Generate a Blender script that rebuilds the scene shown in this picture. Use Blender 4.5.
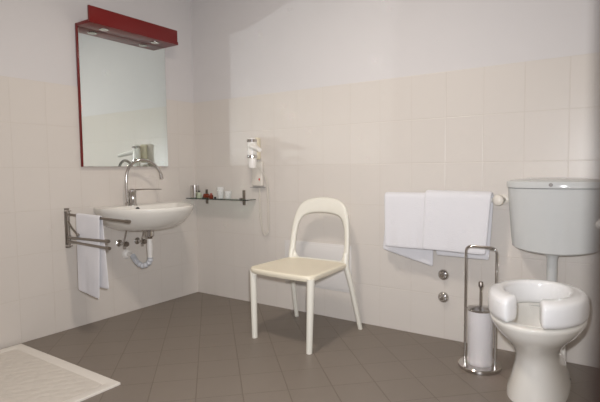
import bpy, bmesh, math, random
from mathutils import Vector, Matrix
PI = math.pi
for o in list(bpy.data.objects): bpy.data.objects.remove(o)
scene = bpy.context.scene
COL = scene.collection

# ---------------------------------------------------------------- camera
YAW, PITCH, ROLL = -0.6033, -0.0654, -0.0116
FPX = 482.92
fw = Vector((math.sin(YAW)*math.cos(PITCH), math.cos(YAW)*math.cos(PITCH), math.sin(PITCH)))
r0 = Vector((math.cos(YAW), -math.sin(YAW), 0)); u0 = r0.cross(fw)
rr = r0*math.cos(ROLL)+u0*math.sin(ROLL); uu = -r0*math.sin(ROLL)+u0*math.cos(ROLL)
cam = bpy.data.cameras.new('camera'); co = bpy.data.objects.new('camera', cam); COL.objects.link(co)
M = Matrix.Identity(4)
for i in range(3):
    M[i][0] = rr[i]; M[i][1] = uu[i]; M[i][2] = -fw[i]
M.translation = (2.8504, -2.6809, 0.9722)
co.matrix_world = M
cam.sensor_fit = 'HORIZONTAL'; cam.sensor_width = 36; cam.lens = 36*FPX/600
cam.clip_start = 0.01
cam.dof.use_dof = True; cam.dof.focus_distance = 2.7
cam.dof.aperture_fstop = (cam.lens/1000)/0.004
scene.camera = co

# ---------------------------------------------------------------- world, lights, exposure
w = bpy.data.worlds.new('world'); scene.world = w; w.use_nodes = True
w.node_tree.nodes['Background'].inputs[0].default_value = (0.75, 0.82, 1.0, 1)
w.node_tree.nodes['Background'].inputs[1].default_value = 0.30

def area(name, loc, target, size, energy, color, shape='DISK', spread=PI, size_y=None):
    l = bpy.data.lights.new(name, 'AREA'); l.shape = shape; l.size = size
    if size_y: l.size_y = size_y
    l.energy = energy; l.color = color; l.spread = spread
    o = bpy.data.objects.new(name, l); COL.objects.link(o); o.location = loc
    d = Vector(target)-Vector(loc)
    o.rotation_euler = d.to_track_quat('-Z', 'Y').to_euler()
    return o
lamp_light = area('ceiling_lamp_light', (1.55, -1.35, 2.33), (1.55, -1.3, 0), 0.26, 25, (1.0, 0.90, 0.80))
flash_light = area('camera_flash_light', (2.79, -2.56, 1.03), (0.95, 0.0, 0.95), 0.065, 34, (0.93, 0.95, 1.0), spread=math.radians(125))

vs = scene.view_settings
vs.view_transform = 'Standard'; vs.look = 'None'; vs.gamma = 1; vs.use_curve_mapping = False
vs.exposure = -0.52
scene.display_settings.display_device = 'sRGB'
cy = scene.cycles
cy.caustics_reflective = True
cy.use_guiding = True
cy.blur_glossy = 0.0
cy.sample_clamp_indirect = 0
cy.max_bounces = 10

# ---------------------------------------------------------------- materials
def lin(c): return tuple(((v/255)/12.92 if v/255 <= .04045 else ((v/255+.055)/1.055)**2.4) for v in c)
def mat(name, rgb, rough=.5, metal=0, noise=0, nscale=8, bump=0, bscale=40, **kw):
    m = bpy.data.materials.new(name); m.use_nodes = True
    nt = m.node_tree; b = nt.nodes['Principled BSDF']
    c = lin(rgb)+(1,)
    b.inputs['Base Color'].default_value = c
    b.inputs['Roughness'].default_value = rough; b.inputs['Metallic'].default_value = metal
    for k, v in kw.items():
        b.inputs[k.replace('_', ' ')].default_value = v
    tc = nt.nodes.new('ShaderNodeTexCoord')
    n = nt.nodes.new('ShaderNodeTexNoise'); n.inputs['Scale'].default_value = nscale; n.inputs['Detail'].default_value = 4
    nt.links.new(tc.outputs['Object'], n.inputs['Vector'])
    mx = nt.nodes.new('ShaderNodeMix'); mx.data_type = 'RGBA'; mx.blend_type = 'MULTIPLY'
    mx.inputs['Factor'].default_value = noise if noise else .02
    mx.inputs['A'].default_value = c
    nt.links.new(n.outputs['Fac'], mx.inputs['B'])
    nt.links.new(mx.outputs['Result'], b.inputs['Base Color'])
    if bump:
        n2 = nt.nodes.new('ShaderNodeTexNoise'); n2.inputs['Scale'].default_value = bscale; n2.inputs['Detail'].default_value = 6
        nt.links.new(tc.outputs['Object'], n2.inputs['Vector'])
        bp = nt.nodes.new('ShaderNodeBump'); bp.inputs['Strength'].default_value = bump; bp.inputs['Distance'].default_value = .01
        nt.links.new(n2.outputs['Fac'], bp.inputs['Height']); nt.links.new(bp.outputs['Normal'], b.inputs['Normal'])
    return m

def tile_mat(name, rgb, grout, tw, th, rough, axes, offs, rot=0, gw=.004, var=.03, spec=.5, bumpd=.003, noise=.05):
    """tiles from a grid in object space; axes says which coordinates run along the tile"""
    m = bpy.data.materials.new(name); m.use_nodes = True
    nt = m.node_tree; N = nt.nodes; L = nt.links; b = N['Principled BSDF']
    tc = N.new('ShaderNodeTexCoord'); sp = N.new('ShaderNodeSeparateXYZ')
    mp = N.new('ShaderNodeMapping'); mp.inputs['Rotation'].default_value = (0, 0, rot)
    L.new(tc.outputs['Object'], mp.inputs['Vector']); L.new(mp.outputs['Vector'], sp.inputs['Vector'])
    def mth(op, a, bb=None, c=None):
        n = N.new('ShaderNodeMath'); n.operation = op
        for i, v in enumerate((a, bb, c)):
            if v is None: continue
            if isinstance(v, (int, float)): n.inputs[i].default_value = v
            else: L.new(v, n.inputs[i])
        return n.outputs[0]
    cells, dist = [], []
    for ax, size, off in zip(axes, (tw, th), offs):
        s = mth('DIVIDE', mth('SUBTRACT', sp.outputs[ax], off), size)
        cells.append(mth('FLOOR', s))
        f = mth('FRACT', s)
        dist.append(mth('MULTIPLY', mth('MINIMUM', f, mth('SUBTRACT', 1.0, f)), size))
    d = mth('MINIMUM', dist[0], dist[1])
    g = N.new('ShaderNodeMapRange'); g.inputs['From Min'].default_value = gw*.25; g.inputs['From Max'].default_value = gw*.75
    L.new(d, g.inputs['Value'])
    cb = N.new('ShaderNodeCombineXYZ'); L.new(cells[0], cb.inputs[0]); L.new(cells[1], cb.inputs[1])
    wn = N.new('ShaderNodeTexWhiteNoise'); wn.noise_dimensions = '3D'; L.new(cb.outputs[0], wn.inputs['Vector'])
    no = N.new('ShaderNodeTexNoise'); no.inputs['Scale'].default_value = 14; no.inputs['Detail'].default_value = 5
    L.new(tc.outputs['Object'], no.inputs['Vector'])
    val = mth('ADD', mth('MULTIPLY', mth('SUBTRACT', wn.outputs['Value'], .5), var),
              mth('ADD', mth('MULTIPLY', mth('SUBTRACT', no.outputs['Fac'], .5), noise), 1.0))
    sc = N.new('ShaderNodeVectorMath'); sc.operation = 'SCALE'; sc.inputs[0].default_value = lin(rgb)
    L.new(val, sc.inputs['Scale'])
    mx = N.new('ShaderNodeMix'); mx.data_type = 'RGBA'
    L.new(g.outputs[0], mx.inputs['Factor']); mx.inputs['A'].default_value = lin(grout)+(1,)
    L.new(sc.outputs[0], mx.inputs['B']); L.new(mx.outputs['Result'], b.inputs['Base Color'])
    b.inputs['Roughness'].default_value = rough; b.inputs['Specular IOR Level'].default_value = spec
    bp = N.new('ShaderNodeBump'); bp.inputs['Strength'].default_value = .5; bp.inputs['Distance'].default_value = bumpd
    L.new(g.outputs[0], bp.inputs['Height']); L.new(bp.outputs['Normal'], b.inputs['Normal'])
    return m

S2 = math.sqrt(2)
WT = (205, 198, 190)
m_tile_back = tile_mat('wall_tile_back', WT, (201, 193, 184), .2, .25, .32, (0, 2), (-.01, 0), gw=.0035, var=.012, noise=.012, bumpd=.0012, spec=.35)
m_tile_left = tile_mat('wall_tile_left', WT, (201, 193, 184), .2, .25, .32, (1, 2), (-.164, 0), gw=.0035, var=.012, noise=.012, bumpd=.0012, spec=.35)
# rotated coordinates: x' = (x+y)/sqrt2 when the mapping turns by -45 degrees
m_floor = tile_mat('floor_tile', (124, 114, 104), (106, 95, 84), .2, .2, .42, (0, 1), (.035, -.06), rot=-PI/4, gw=.004, var=.035, noise=.08, bumpd=.0015, spec=.4)
m_paint = mat('wall_paint', (205, 201, 199), .85, bump=.03, bscale=60)
m_ceil = mat('ceiling_paint', (226, 224, 220), .9, bump=.05)
m_jamb = mat('door_wood', (150, 114, 90), .6, noise=.4, nscale=20)
m_ceramic = mat('ceramic', (222, 218, 210), .08, Coat_Weight=.4, Coat_Roughness=.04)
m_ceramic2 = mat('ceramic_cistern', (196, 197, 195), .12, Coat_Weight=.3)
m_seatplastic = mat('seat_plastic', (236, 235, 234), .18, Coat_Weight=.3)
m_chair = mat('chair_plastic', (222, 218, 206), .38)
m_chair_lamplit = mat('chair_plastic_lamplit', (224, 215, 194), .42)  # same plastic as the chair, with the lamp's yellow cast put into the colour
m_chrome = mat('chrome', (200, 196, 192), .12, 1)
m_steel = mat('brushed_steel', (150, 142, 134), .32, 1, noise=.2, nscale=60)
m_dark = mat('dark_rubber', (35, 33, 32), .5)
m_red = mat('red_lacquer', (112, 12, 9), .3, noise=.1, nscale=5)
m_mirror = mat('mirror_silver', (232, 240, 238), 0.0, 1)
m_mirror.node_tree.nodes['Principled BSDF'].inputs['Roughness'].default_value = 0.0
m_white = mat('white_plastic', (228, 224, 218), .35)
m_cream = mat('cream_plastic', (214, 204, 180), .4)
m_box = mat('pale_box_plastic', (214, 207, 196), .4)
m_grey_pl = mat('translucent_grey_plastic', (190, 192, 196), .35)
m_panel = mat('access_panel_plastic', (210, 206, 202), .35)
m_towel = mat('towel_cotton', (217, 215, 217), .95, bump=.35, bscale=260, Sheen_Weight=.3)
m_tray = None
m_glass = mat('shelf_glass', (190, 225, 212), .02, Transmission_Weight=1.0, IOR=1.5)
m_clear = mat('clear_plastic', (240, 242, 240), .08, Alpha=.28)
m_frost = mat('frosted_plastic', (236, 232, 232), .4, Alpha=.62)
m_brown = mat('brown_liquid', (110, 42, 22), .25)
m_green = mat('pale_green_gel', (178, 184, 160), .3)
m_redmark = mat('red_mark', (190, 60, 50), .5)
m_greyline = mat('grey_shade_line_badge', (130, 126, 122), .5)  # painted shade line below the dryer box, also the cistern badge
m_lens = mat('halogen_glass', (215, 212, 205), .25)

def tray_mat():
    m = mat('tray_acrylic', (210, 203, 193), .3)
    nt = m.node_tree; N = nt.nodes; L = nt.links
    tc = N.new('ShaderNodeTexCoord'); v = N.new('ShaderNodeTexVoronoi'); v.inputs['Scale'].default_value = 22
    v.inputs['Randomness'].default_value = .45
    mp = N.new('ShaderNodeMapping'); mp.inputs['Rotation'].default_value = (0, 0, .6)
    L.new(tc.outputs['Object'], mp.inputs['Vector']); L.new(mp.outputs['Vector'], v.inputs['Vector'])
    bp = N.new('ShaderNodeBump'); bp.inputs['Strength'].default_value = .7; bp.inputs['Distance'].default_value = .006
    bp.invert = True
    L.new(v.outputs['Distance'], bp.inputs['Height']); L.new(bp.outputs['Normal'], N['Principled BSDF'].inputs['Normal'])
    return m
m_tray = mat('tray_rim_acrylic', (222, 216, 207), .3)
m_tray_bump = tray_mat()

# ---------------------------------------------------------------- helpers
def link_mesh(name, verts, faces, m, parent=None, smooth=True, mats=None, fm=None, angle=40):
    me = bpy.data.meshes.new(name)
    off = Vector((0, 0, 0))
    if parent is not None: off = Vector(world_loc(parent))
    me.from_pydata([tuple(Vector(v)-off) for v in verts], [], faces)
    for mm in (mats or [m]): me.materials.append(mm)
    if fm:
        for p, i in zip(me.polygons, fm): p.material_index = i
    bm = bmesh.new(); bm.from_mesh(me); bmesh.ops.recalc_face_normals(bm, faces=bm.faces); bm.to_mesh(me); bm.free()
    if smooth:
        me.polygons.foreach_set('use_smooth', [True]*len(me.polygons))
        me.set_sharp_from_angle(angle=math.radians(angle))
    o = bpy.data.objects.new(name, me); COL.objects.link(o)
    if parent is not None: o.parent = parent
    return o
def world_loc(o):
    l = Vector(o.location)
    while o.parent: o = o.parent; l += o.location
    return l
def thing(name, label, cat, loc, group=None):
    o = bpy.data.objects.new(name, None); COL.objects.link(o); o.location = loc
    o.empty_display_size = .05
    return tag(o, label, cat, group)
def tag(o, label, cat=None, group=None):
    o['label'] = label
    if cat: o['category'] = cat
    if group: o['group'] = group
    return o
def structure(o): o['kind'] = 'structure'; return o

class MB:
    def __init__(s): s.v = []; s.f = []; s.m = []
    def add(s, vs_, fs, mi=0):
        k = len(s.v); s.v += [tuple(x) for x in vs_]; s.f += [tuple(i+k for i in f) for f in fs]; s.m += [mi]*len(fs); return s
    def box(s, a, b, mi=0):
        x0, y0, z0 = a; x1, y1, z1 = b
        v = [(x0,y0,z0),(x1,y0,z0),(x1,y1,z0),(x0,y1,z0),(x0,y0,z1),(x1,y0,z1),(x1,y1,z1),(x0,y1,z1)]
        return s.add(v, [(0,3,2,1),(4,5,6,7),(0,1,5,4),(1,2,6,5),(2,3,7,6),(3,0,4,7)], mi)
    def bbox(s, a, b, r=.004, seg=2, mi=0):
        bm = bmesh.new(); bmesh.ops.create_cube(bm, size=1)
        a = Vector(a); b = Vector(b); c = (a+b)/2; d = b-a
        for v in bm.verts: v.co = Vector((v.co.x*d.x, v.co.y*d.y, v.co.z*d.z))+c
        bmesh.ops.bevel(bm, geom=list(bm.edges), offset=min(r, min(abs(d.x), abs(d.y), abs(d.z))*.49), segments=seg, affect='EDGES', profile=.5)
        bm.verts.ensure_lookup_table(); bm.verts.index_update()
        s.add([v.co[:] for v in bm.verts], [[v.index for v in f.verts] for f in bm.faces], mi); bm.free(); return s
    def loft(s, rings, cap0=True, cap1=True, closed=True, mi=0):
        n = len(rings[0]); vs_ = [p for r in rings for p in r]; fs = []
        for i in range(len(rings)-1):
            for j in range(n if closed else n-1):
                k = (j+1) % n
                fs.append((i*n+j, i*n+k, (i+1)*n+k, (i+1)*n+j))
        if cap0: fs.append(tuple(range(n-1, -1, -1)))
        if cap1: fs.append(tuple(range((len(rings)-1)*n, len(rings)*n)))
        return s.add(vs_, fs, mi)
    def lathe(s, c, axis, prof, n=24, mi=0):
        axis = Vector(axis).normalized(); c = Vector(c)
        a = axis.orthogonal().normalized(); b = axis.cross(a)
        rings = [[c+axis*h+(a*math.cos(2*PI*j/n)+b*math.sin(2*PI*j/n))*max(r, 1e-5) for j in range(n)] for r, h in prof]
        return s.loft(rings, mi=mi)
    def tube(s, pts, r, n=12, mi=0):
        pts = [Vector(p) for p in pts]
        rs = r if isinstance(r, (list, tuple)) else [r]*len(pts)
        t = (pts[1]-pts[0]).normalized(); a = t.orthogonal().normalized(); rings = []
        for i, p in enumerate(pts):
            if i == 0: d = pts[1]-pts[0]
            elif i == len(pts)-1: d = pts[-1]-pts[-2]
            else: d = (pts[i+1]-p).normalized()+(p-pts[i-1]).normalized()
            d.normalize(); a = (a-d*a.dot(d)).normalized(); b = d.cross(a)
            rings.append([p+(a*math.cos(2*PI*j/n)+b*math.sin(2*PI*j/n))*rs[i] for j in range(n)])
        return s.loft(rings, mi=mi)
    def sphere(s, c, r, n=16, mi=0):
        prof = [(r*math.sin(PI*i/8), -r*math.cos(PI*i/8)) for i in range(9)]
        return s.lathe(c, (0, 0, 1), prof, n, mi)
    def build(s, name, m, parent=None, smooth=True, angle=40, mats=None):
        return link_mesh(name, s.v, s.f, m, parent, smooth, mats, s.m if mats else None, angle)

def spline(pts, k=6, closed=False):
    P = [Vector(p) for p in pts]; out = []; n = len(P)
    for i in range(n if closed else n-1):
        g = (lambda j: P[j % n]) if closed else (lambda j: P[max(0, min(n-1, j))])
        p0, p1, p2, p3 = g(i-1), g(i), g(i+1), g(i+2)
        for q in range(k):
            t = q/k
            out.append(.5*((2*p1)+(p2-p0)*t+(2*p0-5*p1+4*p2-p3)*t*t+(3*p1-p0-3*p2+p3)*t**3))
    if not closed: out.append(P[-1])
    return out
def bend(pts, r=.03, k=6):
    """polyline with rounded corners"""
    P = [Vector(p) for p in pts]; out = [P[0]]
    for i in range(1, len(P)-1):
        a = (P[i-1]-P[i]); b = (P[i+1]-P[i]); q = min(r, a.length*.5, b.length*.5)
        p0 = P[i]+a.normalized()*q; p2 = P[i]+b.normalized()*q
        for j in range(k+1):
            t = j/k; out.append(p0*(1-t)**2+P[i]*2*t*(1-t)+p2*t*t)
    out.append(P[-1]); return out
def sub(o, lv=1):
    md = o.modifiers.new('subdivision', 'SUBSURF'); md.levels = lv; md.render_levels = lv; return o

# ---------------------------------------------------------------- room shell
H = 2.5; XR = 3.15; YF = -2.50; TB = 1.5; T = .009; TH = .12
structure(MB().box((-TH, -2.62, -.1), (XR+TH, TH, 0)).build('floor', m_floor, smooth=False))
structure(MB().box((-TH, -2.62, H), (XR+TH, TH, H+.1)).build('ceiling', m_ceil, smooth=False))
structure(MB().box((-TH, YF-.1, 0), (-T, TH, H), 0).box((-T, YF, 0), (0, 0, TB), 1).build('wall_left', None, smooth=False, mats=[m_paint, m_tile_left]))
structure(MB().box((-T, T, 0), (XR+TH, TH, H), 0).box((-T, 0, 0), (XR, T, TB), 1).build('wall_back', None, smooth=False, mats=[m_paint, m_tile_back]))
structure(MB().box((XR+T, YF-.1, 0), (XR+TH, T, H), 0).box((XR, YF, 0), (XR+T, 0, TB), 1).build('wall_right', None, smooth=False, mats=[m_paint, m_tile_left]))
DX0, DX1, DH = 1.93, 2.865, 2.08
fwall = MB()
fwall.box((-T, YF-.1, 0), (DX0-.02, YF, H)).box((DX1, YF-.1, 0), (XR+T, YF, H)).box((DX0-.02, YF-.1, DH+.02), (DX1, YF, H))
structure(fwall.build('wall_front', m_paint, smooth=False))
# wooden frame lining the doorway the photograph is taken through
fr = MB()
fr.box((2.8462, YF-.104, 0), (DX1, YF+.004, DH)).box((DX0-.02, YF-.104, 0), (DX0, YF+.004, DH)).box((DX0-.02, YF-.104, DH), (DX1, YF+.004, DH+.02))
fr.box((DX1, YF-.116, 0), (DX1+.06, YF-.1, DH+.08))
structure(fr.build('trim_1', m_jamb, smooth=False))

# ---------------------------------------------------------------- ceiling lamp
cl = thing('ceiling_lamp', 'round flush ceiling lamp with opal white diffuser lighting the bathroom', 'lamp', (1.55, -1.35, H))
MB().lathe((1.55, -1.35, H), (0, 0, -1), [(.16, 0), (.16, .03), (.15, .04)], 32).build('lamp_base', m_white, cl)
m_opal = mat('opal_glass', (240, 230, 215), .4); bb = m_opal.node_tree.nodes['Principled BSDF']
bb.inputs['Emission Color'].default_value = (1, .85, .68, 1); bb.inputs['Emission Strength'].default_value = 3
MB().lathe((1.55, -1.35, H), (0, 0, -1), [(.15, .04), (.15, .07), (.13, .11), (.08, .14), (.0, .15)], 32).build('diffuser', m_opal, cl)

# ---------------------------------------------------------------- shower tray
st = thing('shower_tray', 'low white shower tray with bumpy anti-slip floor in the left corner', 'shower tray', (.5, -1.9, 0))
x0, x1, y1, y0 = .03, .948, -1.380, -2.32; zt = .010; rw = .045
tr = MB()
def rectring(x0, y0, x1, y1, z, r, n=5):
    out = []
    for cx, cy_, a0 in ((x1-r, y1-r, 0), (x0+r, y1-r, 90), (x0+r, y0+r, 180), (x1-r, y0+r, 270)):
        for i in range(n+1):
            a = math.radians(a0+90*i/n); out.append((cx+r*math.cos(a), cy_+r*math.sin(a), z))
    return out
tr.loft([rectring(x0, y0, x1, y1, 0, .006), rectring(x0, y0, x1, y1, zt-.002, .006), rectring(x0+.003, y0+.003, x1-.003, y1-.003, zt, .006),
         rectring(x0+rw, y0+rw, x1-rw, y1-rw, zt, .02), rectring(x0+rw+.008, y0+rw+.008, x1-rw-.008, y1-rw-.008, zt-.004, .02)], cap1=False)
tr.build('tray_rim', m_tray, st, angle=30)
k = rw+.008
MB().loft([rectring(x0+k, y0+k, x1-k, y1-k, zt-.004, .02), rectring(x0+.4, y0+.4, x1-.4, y1-.4, zt-.006, .02)], cap0=False).build('tray_floor', m_tray_bump, st)
MB().lathe((.5, -1.86, .005), (0, 0, 1), [(.045, 0), (.045, .004), (.03, .006), (0, .006)], 24).build('drain_cover', m_chrome, st)

# ---------------------------------------------------------------- mirror with red canopy
mr = thing('wall_mirror', 'tall rectangular mirror on a red backing with a red lit canopy above the washbasin', 'mirror', (0, -.62, 1.0))
MB().bbox((0, -.961, 1.004), (.018, -.284, 1.885), .002).build('backing_board', m_red, mr)
MB().bbox((.018, -.956, 1.005), (.025, -.288, 1.865), .001, 1).build('mirror_glass', m_mirror, mr)
MB().bbox((.0, -.960, 1.865), (.16, -.28, 1.885), .0015).build('canopy_shelf', m_red, mr)
MB().bbox((.148, -.966, 1.872), (.162, -.288, 1.963), .0015).build('fascia_board', m_red, mr)
for ly in (-.821, -.428):
    l = MB().lathe((.09, ly, 1.865), (0, 0, -1), [(.030, 0), (.030, .004), (.024, .006)], 24).build('spotlight', m_chrome, mr)
    MB().lathe((.09, ly, 1.862), (0, 0, -1), [(.023, 0), (.023, .004), (.0, .0045)], 20).build('spotlight_lens', m_lens, l)

# ---------------------------------------------------------------- washbasin
YC, ZB = -.613, .74
def dring(xb, ax, ay, z, n=40, cx=.14, yc=YC, p=2.0):
    """D-shaped plan: flat at the wall, elliptical in front"""
    out = []
    for i in range(n+1):
        t = -PI/2+PI*i/n
        c, s_ = math.cos(t), math.sin(t)
        out.append((cx+ax*(abs(c)**(2/p)), yc+ay*math.copysign(abs(s_)**(2/p), s_), z))
    out.append((xb, yc+ay*.86, z)); out.append((xb, yc-ay*.86, z))
    return out
wb = thing('washbasin', 'white wall-hung ceramic washbasin with a rounded front under the mirror', 'washbasin', (0, YC, ZB))
X0 = .002
rings = [dring(X0, .10, .10, .585), dring(X0, .17, .17, .590), dring(X0, .235, .218, .605), dring(X0, .29, .265, .635), dring(X0, .33, .298, .68),
         dring(X0, .353, .314, .715), dring(X0, .36, .318, .735), dring(X0, .357, .316, .742), dring(X0, .345, .307, .744)]
b_ = MB().loft(rings, cap1=False)
def ering(cx, ax, ay, z, n=43):
    return [(cx+ax*math.cos(-PI/2+2*PI*i/n), YC+ay*math.sin(-PI/2+2*PI*i/n), z) for i in range(n)]
# deck and bowl: resample the inner opening onto the same number of points
def opening(sc_, z):
    out = []
    for x, y, _ in dring(.13, .335, .293, 0):
        out.append((.27+(x-.27)*sc_, YC+(y-YC)*sc_, z))
    return out
b_.loft([rings[-1], opening(1.0, .743), opening(.97, .735), opening(.90, .70), opening(.75, .655), opening(.5, .63), opening(.12, .622)], cap0=False)
b_.build('basin', m_ceramic, wb, angle=60)
MB().lathe((.146, YC-.045, .722), (1, 0, .45), [(.013, -.004), (.013, .004), (.009, .005), (.008, .002), (0, .002)], 16).build('overflow_ring', m_dark, wb)
MB().lathe((.27, YC, .622), (0, 0, 1), [(.03, 0), (.03, .004), (.02, .007), (0, .008)], 20).build('drain_plug', m_chrome, wb)

# tap: tall swan-neck mixer
FY = -.650
tp = thing('mixer_tap', 'chrome swan-neck mixer tap with a thin side lever on the washbasin', 'tap', (.085, FY, .743))
MB().lathe((.085, FY, .743), (0, 0, 1), [(.030, 0), (.030, .006), (.025, .012), (.024, .085), (.026, .09), (.024, .105), (.012, .112), (0, .113)], 24).build('tap_body', m_chrome, tp)
SX = .085; s0 = Vector((.075, FY-.035, .76))
arc = [(.075, FY-.033, .750), (.073, FY-.035, .83), (.073, FY-.035, .93), (.08, FY-.018, .995), (.10, FY+.025, 1.038), (.125, FY+.075, 1.047), (.15, FY+.13, 1.022), (.17, FY+.163, .97), (.175, FY+.172, .93)]
MB().tube(spline(arc, 8), .0095, 14).lathe((.075, FY-.033, .743), (0, 0, 1), [(.017, 0), (.017, .02), (.011, .026)], 18).build('spout', m_chrome, tp)
MB().tube([(.1735, FY+.169, .95), (.176, FY+.174, .917)], .0125, 16).build('aerator', m_chrome, tp)
MB().tube([(.09, FY+.01, .848), (.12, FY+.08, .850), (.15, FY+.19, .846)], [.005, .003, .0025], 10).build('tap_lever', m_steel, tp)

# trap
tb = thing('waste_trap', 'white plastic waste pipe with a ribbed bend under the washbasin', 'waste pipe', (.0, -.6, .35))
PX, PY = .235, -.64
MB().lathe((PX, PY, .588), (0, 0, -1), [(.024, 0), (.024, .01), (.031, .012), (.031, .042), (.022, .05), (.02, .06)], 20).build('chrome_collar', m_chrome, tb)
MB().tube([(PX, PY, .535), (PX, PY, .40)], .0165, 16).lathe((PX, PY, .50), (0, 0, -1), [(.019, 0), (.02, .02), (.019, .05)], 18).build('drop_pipe', m_white, tb)
hose = spline([(PX, PY, .405), (PX-.005, PY-.003, .372), (PX-.045, PY-.02, .345), (PX-.09, PY-.03, .362), (.10, PY-.022, .385), (.07, PY-.014, .402)], 10)
rad = [.0175+.0025*math.sin(i*1.25) for i in range(len(hose))]
MB().tube(hose, rad, 16).build('ribbed_hose', m_grey_pl, tb)
MB().tube([(.075, PY-.015, .400), (.004, PY-.010, .408)], .017, 16).lathe((.0, PY-.010, .408), (1, 0, 0), [(.036, 0), (.036, .006), (.028, .02), (.02, .024)], 24).build('wall_flange', m_white, tb)

def angle_valve(y, z, label, hi):
    t = thing('angle_valve', label, 'valve', (0, y, z), 'angle valves under the washbasin')
    MB().lathe((0, y, z), (1, 0, 0), [(.024, 0), (.024, .003), (.012, .012)], 20).build('rosette', m_chrome, t)
    MB().tube([(.01, y, z), (.07, y, z)], .010, 12).sphere((.058, y, z), .014).build('valve_body', m_chrome, t)
    MB().lathe((.07, y, z), (1, 0, 0), [(.008, 0), (.018, .003), (.018, .014), (.015, .02), (0, .021)], 8).build('knob', m_steel, t)
    MB().tube(bend([(.055, y, z-.018), (.055, y, z+.02), (.06, y+.003, z+.04), (.085, y+.004, hi)], .02), .006, 10).build('supply_tube', m_chrome, t)
    MB().lathe((.055, y, z-.035), (0, 0, 1), [(.009, 0), (.010, .006), (.010, .02), (.007, .022)], 12).build('lower_nut', m_chrome, t)
angle_valve(-.705, .488, 'chrome angle valve under the washbasin, left one by the towel', .60)
angle_valve(-.562, .486, 'chrome angle valve under the washbasin, beside the white waste pipe', .60)

# ---------------------------------------------------------------- swivel towel rail and hand towel
sr = thing('swivel_towel_rail', 'steel wall towel rail with three swivel arms left of the washbasin', 'towel rail', (0, -1.067, .62))
MB().bbox((0, -1.082, .508), (.012, -1.052, .752), .003).build('wall_plate', m_steel, sr)
MB().tube([(.042, -1.080, .52), (.042, -1.080, .742)], .005, 12).bbox((.005, -1.085, .733), (.05, -1.062, .742), .002).bbox((.005, -1.085, .52), (.05, -1.062, .529), .002).build('pivot_rod', m_chrome, sr)
TA0 = Vector((.05, -1.080, .716)); TA1 = Vector((.494, -1.0, .690))
def arm(a, b, r=.0075):
    a = Vector(a); b = Vector(b); d = (b-a).normalized()
    o = MB().tube([a, b], r, 12).lathe((.042, -1.080, a.z), (0, 0, 1), [(.011, -.012), (.011, .012)], 14).build('arm', m_steel, sr)
    MB().tube([b-d*.004, b+d*.03], r*1.35, 12).build('arm_tip', m_steel, o)
arm(TA0, TA1)
arm((.05, -1.083, .576), (.455, -1.105, .588))
arm((.05, -1.083, .552), (.475, -1.115, .552))
MB().tube([(.045, -1.083, .672), (.10, -1.090, .635), (.155, -1.090, .600)], .0055, 10).sphere((.155, -1.090, .6), .010).build('brace', m_steel, sr)

def drape(name, label, cat, group, A, B, out, front, back, fshift=(0, 0), bshift=(0, 0), r=.016, th=.008, nx=14, seed=1, wob=.004, hemf=None, hemb=None):
    """cloth hung over the line A-B; out = direction of the front side"""
    rnd = random.Random(seed); A = Vector(A); B = Vector(B); out = Vector(out).normalized(); ph = rnd.random()*6
    rows = []
    nf = 12; prof = []
    for i in range(nf+1): prof.append(('f', 1-i/nf))
    for i in range(1, 6): prof.append(('t', i/6))
    for i in range(nf+1): prof.append(('b', i/nf))
    V = []; F = []
    for kd, t in prof:
        for j in range(nx+1):
            s = j/nx; P = A.lerp(B, s)
            w = wob*math.sin(s*9+ph)+wob*.6*math.sin(s*21+ph*2)
            if kd == 'f':
                L_ = front + (hemf(s) if hemf else 0)
                p = P+out*(r+w*t+.006*t)-Vector((0, 0, L_*t))+(B-A).normalized()*(fshift[0]*(1-s)+fshift[1]*s)*t
            elif kd == 't':
                a = PI*t; p = P+out*(r*math.cos(a))+Vector((0, 0, r*math.sin(a)))
            else:
                L_ = back + (hemb(s) if hemb else 0)
                p = P-out*(r-w*t*.5)-Vector((0, 0, L_*t))+(B-A).normalized()*(bshift[0]*(1-s)+bshift[1]*s)*t
            V.append(p)
    n = nx+1
    for i in range(len(prof)-1):
        for j in range(nx): F.append((i*n+j, i*n+j+1, (i+1)*n+j+1, (i+1)*n+j))
    o = link_mesh(name, V, F, m_towel)
    c = sum((Vector(v) for v in V), Vector())/len(V)
    for v in o.data.vertices: v.co -= c
    o.location = c
    md = o.modifiers.new('thickness', 'SOLIDIFY'); md.thickness = th; md.offset = 0
    sub(o, 2)
    return tag(o, label, cat, group)
d_ = (TA1-TA0)
outv = Vector((d_.y, -d_.x, 0))
drape('hand_towel', 'small white towel hanging over the top arm of the steel swivel rail', 'towel', None,
      TA0+d_*.16+Vector((0, 0, .002)), TA0+d_*.58+Vector((0, 0, .002)), outv, .45, .42, fshift=(.005, -.02), bshift=(.03, .03), r=.0115, th=.006, seed=3, wob=.0015,
      hemf=lambda s: .03*s)

# ---------------------------------------------------------------- glass shelf with toiletries
gs = thing('glass_shelf', 'narrow green-edged glass shelf on steel brackets between washbasin and hair dryer', 'shelf', (.33, 0, .76))
MB().bbox((.015, -.115, .757), (.628, -.012, .763), .001, 1).build('glass_plate', m_glass, gs)
MB().box((.015, -.1165, .7568), (.628, -.1152, .7632)).build('polished_edge', mat('glass_edge_green', (30, 44, 38), .2), gs)
for bx in (.128, .508):
    br = MB().bbox((bx-.012, -.008, .715), (bx+.012, 0, .825), .002).bbox((bx-.010, -.045, .764), (bx+.010, -.006, .770), .001).bbox((bx-.010, -.045, .750), (bx+.010, -.006, .756), .001)
    br.build('bracket', m_steel, gs)
zs = .763
t = MB().lathe((.060, -.065, zs), (0, 0, 1), [(.032, 0), (.034, .002), (.034, .095), (.032, .095), (.031, .01), (0, .01)], 24).build('metal_tumbler', m_chrome)
tag(t, 'brushed metal tumbler at the left end of the glass shelf', 'cup')
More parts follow.
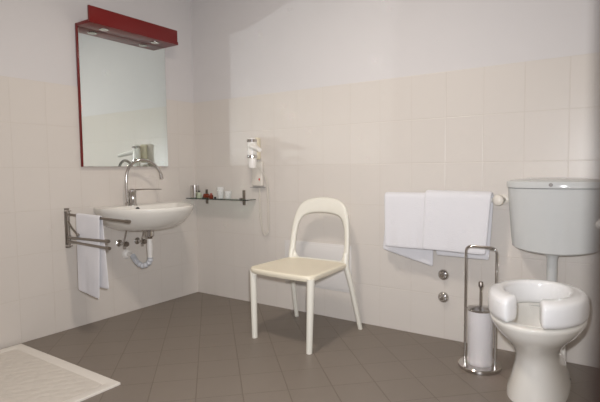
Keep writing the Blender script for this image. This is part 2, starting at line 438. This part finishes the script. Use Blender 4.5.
t = thing('gel_bottle', 'small pale green toiletry bottle beside the metal tumbler', 'bottle', (.117, -.075, zs), 'toiletry bottles on the glass shelf')
MB().lathe((.117, -.075, zs), (0, 0, 1), [(.016, 0), (.018, .003), (.018, .034), (.009, .042), (.008, .046)], 16).build('bottle_body', m_green, t)
MB().lathe((.117, -.075, zs+.044), (0, 0, 1), [(.009, 0), (.009, .012), (0, .013)], 12).build('bottle_cap', m_dark, t)
t = thing('brown_bottle', 'small reddish brown toiletry bottle lying on the glass shelf, left one', 'bottle', (.2, -.08, zs), 'toiletry bottles on the glass shelf')
MB().lathe((.178, -.085, zs+.018), (1, .25, 0), [(.012, 0), (.017, .004), (.017, .04), (.009, .048), (.008, .05)], 16).build('bottle_body', m_brown, t)
MB().lathe((.228, -.0725, zs+.018), (1, .25, 0), [(.009, 0), (.009, .012), (0, .013)], 12).build('bottle_cap', m_white, t)
t = thing('brown_bottle', 'small upright amber bottle with dark cap at the middle of the glass shelf', 'bottle', (.262, -.085, zs), 'toiletry bottles on the glass shelf')
MB().lathe((.262, -.092, zs), (0, 0, 1), [(.014, 0), (.016, .003), (.016, .024), (.008, .030)], 16).build('bottle_body', m_brown, t)
MB().lathe((.262, -.092, zs+.029), (0, 0, 1), [(.009, 0), (.009, .010), (0, .011)], 12).build('bottle_cap', mat('brick_cap', (150, 70, 50), .4), t)
def tumbler(x, y, lab, h):
    o = MB().lathe((x, y, zs), (0, 0, 1), [(.020, 0), (.021, .002), (.028, h), (.0265, h), (.019, .004), (0, .004)], 24).build('plastic_tumbler', m_clear)
    tag(o, lab, 'cup', 'clear tumblers on the glass shelf')
tumbler(.335, -.068, 'clear plastic tumbler on the glass shelf, next to the brown bottles', .085)
tumbler(.41, -.068, 'shorter clear plastic tumbler on the glass shelf, nearer the right bracket', .055)
t = MB().lathe((.315, -.104, zs), (0, 0, 1), [(.007, 0), (.008, .002), (.008, .014), (0, .015)], 12).build('bottle_stopper', m_dark)
tag(t, 'tiny black stopper lying in front of the clear tumbler', 'stopper')

# ---------------------------------------------------------------- hair dryer and its holder
hh = thing('dryer_holder', 'cream wall holder with a pale base box, carrying the hair dryer', 'holder', (.65, 0, 1.0))
MB().bbox((.618, -.042, 1.045), (.675, 0, 1.20), .012, 4).build('holder_body', m_cream, hh)
MB().bbox((.605, -.030, .855), (.700, 0, 1.03), .010, 3).build('base_box', m_box, hh)
MB().bbox((.590, -.032, .8465), (.715, -.001, .8495), .001, 1).build('base_shade_line', m_greyline, hh)  # thin grey strip standing in for the shade along the box's lower edge
MB().bbox((.672, -.0335, .898), (.683, -.029, .912), .001, 1).build('red_switch', m_redmark, hh)
hd = thing('hair_dryer', 'white hair dryer with two chrome bands and coiled cord, clipped to its wall holder', 'hair dryer', (.66, -.085, 1.1))
HX = .662
MB().lathe((HX, -.085, .985), (0, 0, 1), [(.026, 0), (.029, .008), (.030, .06), (.032, .09), (.033, .15), (.032, .195), (.024, .208), (0, .212)], 28).build('barrel', m_white, hd)
for z in (1.055, 1.164):
    MB().lathe((HX, -.085, z), (0, 0, 1), [(.032, 0), (.0355, .002), (.0355, .019), (.032, .021)], 28).build('chrome_band', m_chrome, hd)
MB().tube([(HX+.01, -.10, 1.135), (.735, -.135, 1.122), (.795, -.165, 1.104)], [.024, .020, .014], 16).build('handle', m_white, hd)
cp = [(.69, -.075, 1.01), (.705, -.05, .97), (.742, -.03, .90), (.748, -.025, .70), (.742, -.025, .56), (.715, -.025, .515), (.686, -.025, .58), (.676, -.025, .70), (.672, -.022, .845)]
cps = spline(cp, 60); coil = []
Ls = [0]
for i in range(1, len(cps)): Ls.append(Ls[-1]+(cps[i]-cps[i-1]).length)
tot = Ls[-1]; NT = 78; N_ = NT*8; q = 0
for i in range(N_+1):
    s = tot*i/N_
    while q < len(Ls)-2 and Ls[q+1] < s: q += 1
    f = (s-Ls[q])/max(1e-6, Ls[q+1]-Ls[q]); p = cps[q].lerp(cps[q+1], f); d = (cps[q+1]-cps[q]).normalized()
    a = Vector((0, 1, 0)); a = (a-d*a.dot(d)).normalized(); b = d.cross(a); ph = 2*PI*i/8
    am = .0075*min(1, s/.05, (tot-s)/.05)
    coil.append(p+(a*math.cos(ph)+b*math.sin(ph))*am)
MB().tube(coil, .0024, 6).build('coiled_cord', m_box, hd)

# ---------------------------------------------------------------- chair
ch = thing('plastic_chair', 'cream white moulded plastic chair with an open arched back against the back wall', 'chair', (1.26, -.38, 0))
def yb(z): return -.195+(z-.4)*.15
CX = 1.262
outer = [(-.216,.398),(-.217,.43),(-.214,.50),(-.207,.60),(-.190,.69),(-.158,.752),(-.10,.785),(0,.797),(.10,.785),(.158,.752),(.190,.69),(.207,.60),(.214,.50),(.217,.43),(.216,.398)]
inner = [(-.150,.418),(-.172,.442),(-.180,.50),(-.172,.60),(-.155,.652),(-.122,.684),(-.07,.697),(0,.701),(.07,.697),(.122,.684),(.155,.652),(.172,.60),(.180,.50),(.172,.442),(.150,.418)]
oc = spline([(a, 0, b) for a, b in outer], 5); ic = spline([(a, 0, b) for a, b in inner], 5)
rings = []
for o_, i_ in zip(oc, ic):
    ring = []
    mid = (o_+i_)/2; hw_ = (o_-i_)/2
    for kk in range(12):
        a = 2*PI*kk/12; c_, s_ = math.cos(a), math.sin(a)
        c2 = math.copysign(abs(c_)**.6, c_); s2 = math.copysign(abs(s_)**.6, s_)
        q = mid+hw_*c2
        ring.append((CX+q.x, yb(q.z)+s2*.013-.05*(1-(q.x/.22)**2)*0+.025*(1-min(1, abs(q.x)/.22)**2), q.z))
    rings.append(ring)
bk = MB().loft(rings)
# lower cross band rising into the uprights
low = []
for i in range(25):
    s = -1+2*i/24; x = .185*s
    zt_ = .418+.004*abs(s)**6
    ring = []
    for kk in range(10):
        a = 2*PI*kk/10
        ring.append((CX+x, yb(.42)+.013*math.sin(a)+.025*(1-abs(s)**2)*.6, zt_-.012+.014*math.cos(a)))
    low.append(ring)
bk.loft(low)
bk.build('backrest', m_chair, ch, angle=60)
# seat
def seat_ring(z, ins):
    cor = [(1.036+ins, -.595+ins, .065), (1.494-ins, -.622+ins, .065), (1.474-ins, -.185-ins, .03), (1.048+ins, -.185-ins, .03)]
    P = [Vector((a, b, 0)) for a, b, r in cor]; out = []
    for i in range(4):
        p = P[i]; a = (P[i-1]-p).normalized(); b = (P[(i+1) % 4]-p).normalized(); r = cor[i][2]
        for j in range(8):
            t = j/7; v = (p+a*r)*(1-t)**2+p*2*t*(1-t)+(p+b*r)*t*t; out.append(v)
        nx = P[(i+1) % 4]; e = nx-b*0; r2 = cor[(i+1) % 4][2]; s0 = p+b*r; s1 = nx-b*r2
        for j in range(1, 6): out.append(s0.lerp(s1, j/6))
    cx, cy_ = 1.26, -.40
    res = []
    for v in out: res.append((v.x, v.y+(-.012*math.cos((v.x-1.26)/.24*PI/2) if v.y < -.5 else 0), z))
    return res
def shrink(ring, f, z): return [(1.26+(x-1.26)*f, -.4+(y+.4)*f, z) for x, y, _ in ring]
R0 = seat_ring(.41, 0)
MB().loft([shrink(R0, .93, .387), shrink(R0, .975, .385), seat_ring(.391, .002), seat_ring(.400, 0), seat_ring(.409, 0), seat_ring(.414, .004), shrink(R0, .95, .4155),
           shrink(R0, .85, .413), shrink(R0, .6, .409), shrink(R0, .3, .407)]).build('seat', m_chair_lamplit, ch, angle=50)
for pts, rs in ((((1.062,-.568,.398),(1.063,-.569,.2),(1.066,-.570,0)), (.021,.0185,.0165)), (((1.478,-.598,.398),(1.472,-.600,.2),(1.466,-.602,0)), (.021,.0185,.0165)),
                (((CX-.197,yb(.47),.47),(CX-.199,-.197,.40),(CX-.207,-.172,.28),(CX-.224,-.104,0)), (.0195,.021,.019,.0135)),
                (((CX+.197,yb(.47),.47),(CX+.203,-.197,.40),(CX+.222,-.172,.28),(CX+.250,-.108,0)), (.0195,.022,.0195,.0135))):
    MB().tube(spline(pts, 6), [rs[0]+(rs[-1]-rs[0])*i/(6*(len(pts)-1)) for i in range(6*(len(pts)-1)+1)], 16).build('leg', m_chair, ch)

# ---------------------------------------------------------------- access panel behind chair
ap = thing('access_panel', 'white plastic inspection panel set in the tiled wall behind the chair', 'panel', (1.135, 0, .33))
MB().bbox((.872, -.004, .182), (1.395, 0, .486), .002).build('panel_frame', m_panel, ap)
MB().bbox((.884, -.009, .196), (1.383, -.0041, .474), .003).build('panel_cover', m_panel, ap)

# ---------------------------------------------------------------- towel rail with two bath towels
tl = thing('towel_bar', 'white wall towel bar with round end mounts left of the cistern', 'towel rail', (1.98, 0, .80))
MB().tube([(1.685, -.075, .803), (2.31, -.075, .803)], .012, 16).build('bar', m_white, tl)
for bx in (1.70, 2.30):
    MB().tube([(bx, -.001, .803), (bx, -.075, .803)], .012, 16).lathe((bx-.012, -.10, .803), (0, 1, 0), [(0, 0), (.018, .001), (.027, .008), (.029, .02), (.027, .038), (.014, .045)], 24).lathe((bx, 0, .803), (0, -1, 0), [(.026, 0), (.026, .006), (.014, .012)], 20).build('end_mount', m_box, tl)
drape('bath_towel', 'folded white bath towel on the wall bar, left one nearer the chair', 'towel', 'bath towels on the wall bar',
      (1.668, -.082, .808), (1.945, -.082, .808), (0, -1, 0), .288, .315, fshift=(.006, -.015), bshift=(-.03, .0), r=.022, th=.014, seed=5, wob=.003, hemb=lambda s: .075*s)
drape('bath_towel', 'wider folded white bath towel on the wall bar, beside the toilet cistern', 'towel', 'bath towels on the wall bar',
      (1.912, -.086, .816), (2.262, -.086, .812), (0, -1, 0), .292, .325, fshift=(-.008, -.022), bshift=(.05, -.02), r=.030, th=.014, seed=8, wob=.003, hemb=lambda s: .004)

def stop_valve(x, z, lab):
    t = thing('stop_valve', lab, 'valve', (x, 0, z), 'flush chrome stop valves')
    MB().lathe((x, 0, z), (0, -1, 0), [(.031, 0), (.031, .004), (.027, .014), (.020, .019)], 28).build('rosette', m_chrome, t)
    MB().lathe((x, -.014, z), (0, -1, 0), [(.016, 0), (.016, .018), (.011, .024), (0, .025)], 8).build('knob', m_chrome, t)
stop_valve(1.985, .368, 'upper round chrome stop valve on the wall under the bath towels')
stop_valve(1.985, .239, 'lower round chrome stop valve on the wall, nearer the floor')

# ---------------------------------------------------------------- cistern
cs = thing('toilet_cistern', 'white ceramic cistern with lid, wall-mounted above the toilet', 'cistern', (2.544, 0, .75))
def cring(hw_, dep, z, n=36, bul=.035, drop=0):
    out = []
    for i in range(n+1):
        t = -1+2*i/n
        s_ = math.copysign(1-(1-abs(t))**1.0, t)
        a = s_*PI/2; x = hw_*math.copysign(abs(math.sin(a))**.75, a); c_ = abs(math.cos(a))**.32
        y = -(dep-bul)*c_-bul*(1-(x/hw_)**2)
        out.append((2.546+x*1.055, y-.003, z-drop*(1-(x/hw_)**2)))
    return out
cis = [cring(.155, .13, .578, drop=.014), cring(.172, .16, .574, drop=.018), cring(.180, .168, .581, drop=.018), cring(.186, .172, .63), cring(.194, .178, .74), cring(.201, .184, .84), cring(.203, .186, .868)]
MB().loft(cis).build('tank', m_ceramic2, cs, angle=35)
MB().loft([cring(.198, .180, .868), cring(.207, .191, .871), cring(.208, .192, .893), cring(.205, .189, .901), cring(.19, .175, .908), cring(.12, .11, .916), cring(.03, .05, .918)]).build('cistern_lid', m_ceramic2, cs, angle=35)
MB().lathe((2.541, -.194, .887), (0, -1, .1), [(.009, 0), (.009, .002), (0, .0025)], 12).build('maker_badge', m_greyline, cs)
MB().lathe((2.541, -.09, .585), (0, 0, -1), [(.036, 0), (.036, .035), (.028, .045), (.0235, .06), (.0235, .245)], 24).build('flush_pipe', m_ceramic2, cs)

# ---------------------------------------------------------------- toilet
tw_ = thing('toilet_bowl', 'white ceramic floor-standing toilet bowl on a waisted pedestal', 'toilet', (2.54, -.4, 0))
def el(cx, cy_, ax, ay, z, n=48, p=2.0):
    return [(cx+ax*math.copysign(abs(math.cos(t))**(2/p), math.cos(t)), cy_+ay*math.copysign(abs(math.sin(t))**(2/p), math.sin(t)), z) for t in (2*PI*i/n for i in range(n))]
cxT = 2.533
prof = [(0,-.36,.120,.245,2.6),(.03,-.36,.118,.242,2.6),(.09,-.365,.100,.225,2.5),(.15,-.375,.088,.205,2.4),(.19,-.385,.088,.20,2.3),(.225,-.40,.102,.21,2.2),
        (.26,-.42,.128,.225,2.1),(.285,-.44,.152,.232,2.05),(.312,-.455,.170,.236,2),(.332,-.46,.180,.238,2),(.345,-.462,.184,.24,2),(.351,-.462,.180,.236,2),(.353,-.462,.170,.225,2)]
b_ = MB().loft([el(cxT, c, ax, ay, z, p=p) for z, c, ax, ay, p in prof]+
     [el(cxT, -.465, .135, .19, .351), el(cxT, -.465, .130, .185, .34), el(cxT, -.455, .115, .165, .30), el(cxT, -.44, .085, .12, .24), el(cxT, -.43, .05, .07, .20)])
b_.build('bowl', m_ceramic, tw_, angle=60)
# rear body reaching back to the flush pipe
MB().loft([[(cxT+a*ww, y, z) for a, z in ((-1, .0), (-1, zt2*.6), (-.9, zt2), (.9, zt2), (1, zt2*.6), (1, .0))] for y, ww, zt2 in ((-.30, .09, .34), (-.2, .085, .34), (-.1, .075, .335), (-.004, .07, .33))]).build('outlet_body', m_ceramic, tw_, angle=30)
MB().lathe((cxT+.112, -.30, .03), (1, 0, 0), [(.008, 0), (.008, .004), (0, .006)], 12).build('fixing_cap', m_dark, tw_)

# raised seat: thick ring open at the front
rs_ = MB(); rings = []
g = .37; zc, hz = .4075, .0515
NN = 56; oa, ob, ia, ib = .190, .238, .120, .158; cyS = -.475
def sec(t, k=1.0, dt=0):
    c_, s_ = math.cos(t), math.sin(t); r_ = []
    po = Vector((cxT+oa*c_, cyS+ob*s_, 0)); pi_ = Vector((cxT+ia*c_, cyS+ib*s_, 0)); mid = (po+pi_)/2; hh_ = (po-pi_)/2
    tang = Vector((-oa*s_, ob*c_, 0)).normalized()
    for j in range(20):
        a = 2*PI*j/20; ca, sa = math.cos(a), math.sin(a)
        ca = math.copysign(abs(ca)**.5, ca); sa = math.copysign(abs(sa)**.5, sa)
        slope = -.006*ca
        r_.append(mid+hh_*ca*k+tang*dt+Vector((0, 0, zc+(hz*sa+ (slope if sa > 0 else 0))*k)))
    return r_
t0, t1 = -PI/2+g-.03, 1.5*PI-g-.10
for k_, dt in ((.3, -.012), (.7, -.011), (.9, -.007), (.98, -.002)): rings.append(sec(t0, k_, dt))
for i in range(NN+1): rings.append(sec(t0+(t1-t0)*i/NN))
for k_, dt in ((.98, .002), (.9, .007), (.7, .011), (.3, .012)): rings.append(sec(t1, k_, dt))
o = rs_.loft(rings).build('raised_toilet_seat', m_seatplastic, angle=60)
tag(o, 'thick white raised toilet seat with a front gap, resting on the toilet bowl', 'toilet seat')

# fold-down grab rail end, right of the toilet
gr = thing('grab_rail', 'white support rail beside the toilet, its rounded end at the right edge', 'grab rail', (2.79, 0, .8))
MB().tube([(2.80, -.01, .79), (2.771, -.85, .782), (2.7706, -.862, .782), (2.7703, -.87, .782)], [.0165, .0165, .013, .004], 18).build('rail_tube', m_white, gr)
MB().bbox((2.776, -.014, .72), (2.824, 0, .86), .006).build('rail_mount', m_white, gr)

# ---------------------------------------------------------------- toilet brush and stand
BX, BY = 2.262, -.30
bs = thing('brush_stand', 'steel toilet brush stand with frosted cup and tall loop handle beside the toilet', 'brush holder', (BX, BY, 0))
MB().lathe((BX, BY, 0), (0, 0, 1), [(.096, 0), (.100, .004), (.100, .016), (.096, .020), (.06, .022), (0, .022)], 40).build('stand_base', m_chrome, bs)
MB().tube(bend([(2.190, BY, .018), (2.190, BY, .592), (2.332, BY, .592), (2.332, BY, .018)], .03), .0058, 12).build('loop_handle', m_chrome, bs)
MB().lathe((BX, BY, .022), (0, 0, 1), [(.056, 0), (.058, .004), (.060, .262), (.057, .262), (.055, .008), (0, .008)], 32).build('frosted_cup', m_frost, bs)
br = thing('toilet_brush', 'toilet brush with steel lid and knobbed handle standing in the frosted cup', 'toilet brush', (BX, BY, .04))
MB().lathe((BX, BY, .286), (0, 0, 1), [(.062, 0), (.063, .003), (.060, .008), (.02, .014), (.009, .018)], 32).build('brush_lid', m_chrome, br)
MB().tube([(BX, BY, .10), (BX, BY, .41)], .0058, 12).build('handle', m_chrome, br)
MB().lathe((BX, BY, .395), (0, 0, 1), [(.007, 0), (.011, .004), (.011, .024), (.008, .028), (0, .029)], 16).build('handle_knob', m_steel, br)
rb = MB()
rb.lathe((BX, BY, .04), (0, 0, 1), [(.01, 0), (.032, .01), (.040, .03), (.040, .07), (.03, .09), (.006, .10)], 20)
rb.build('brush_head', m_white, br)
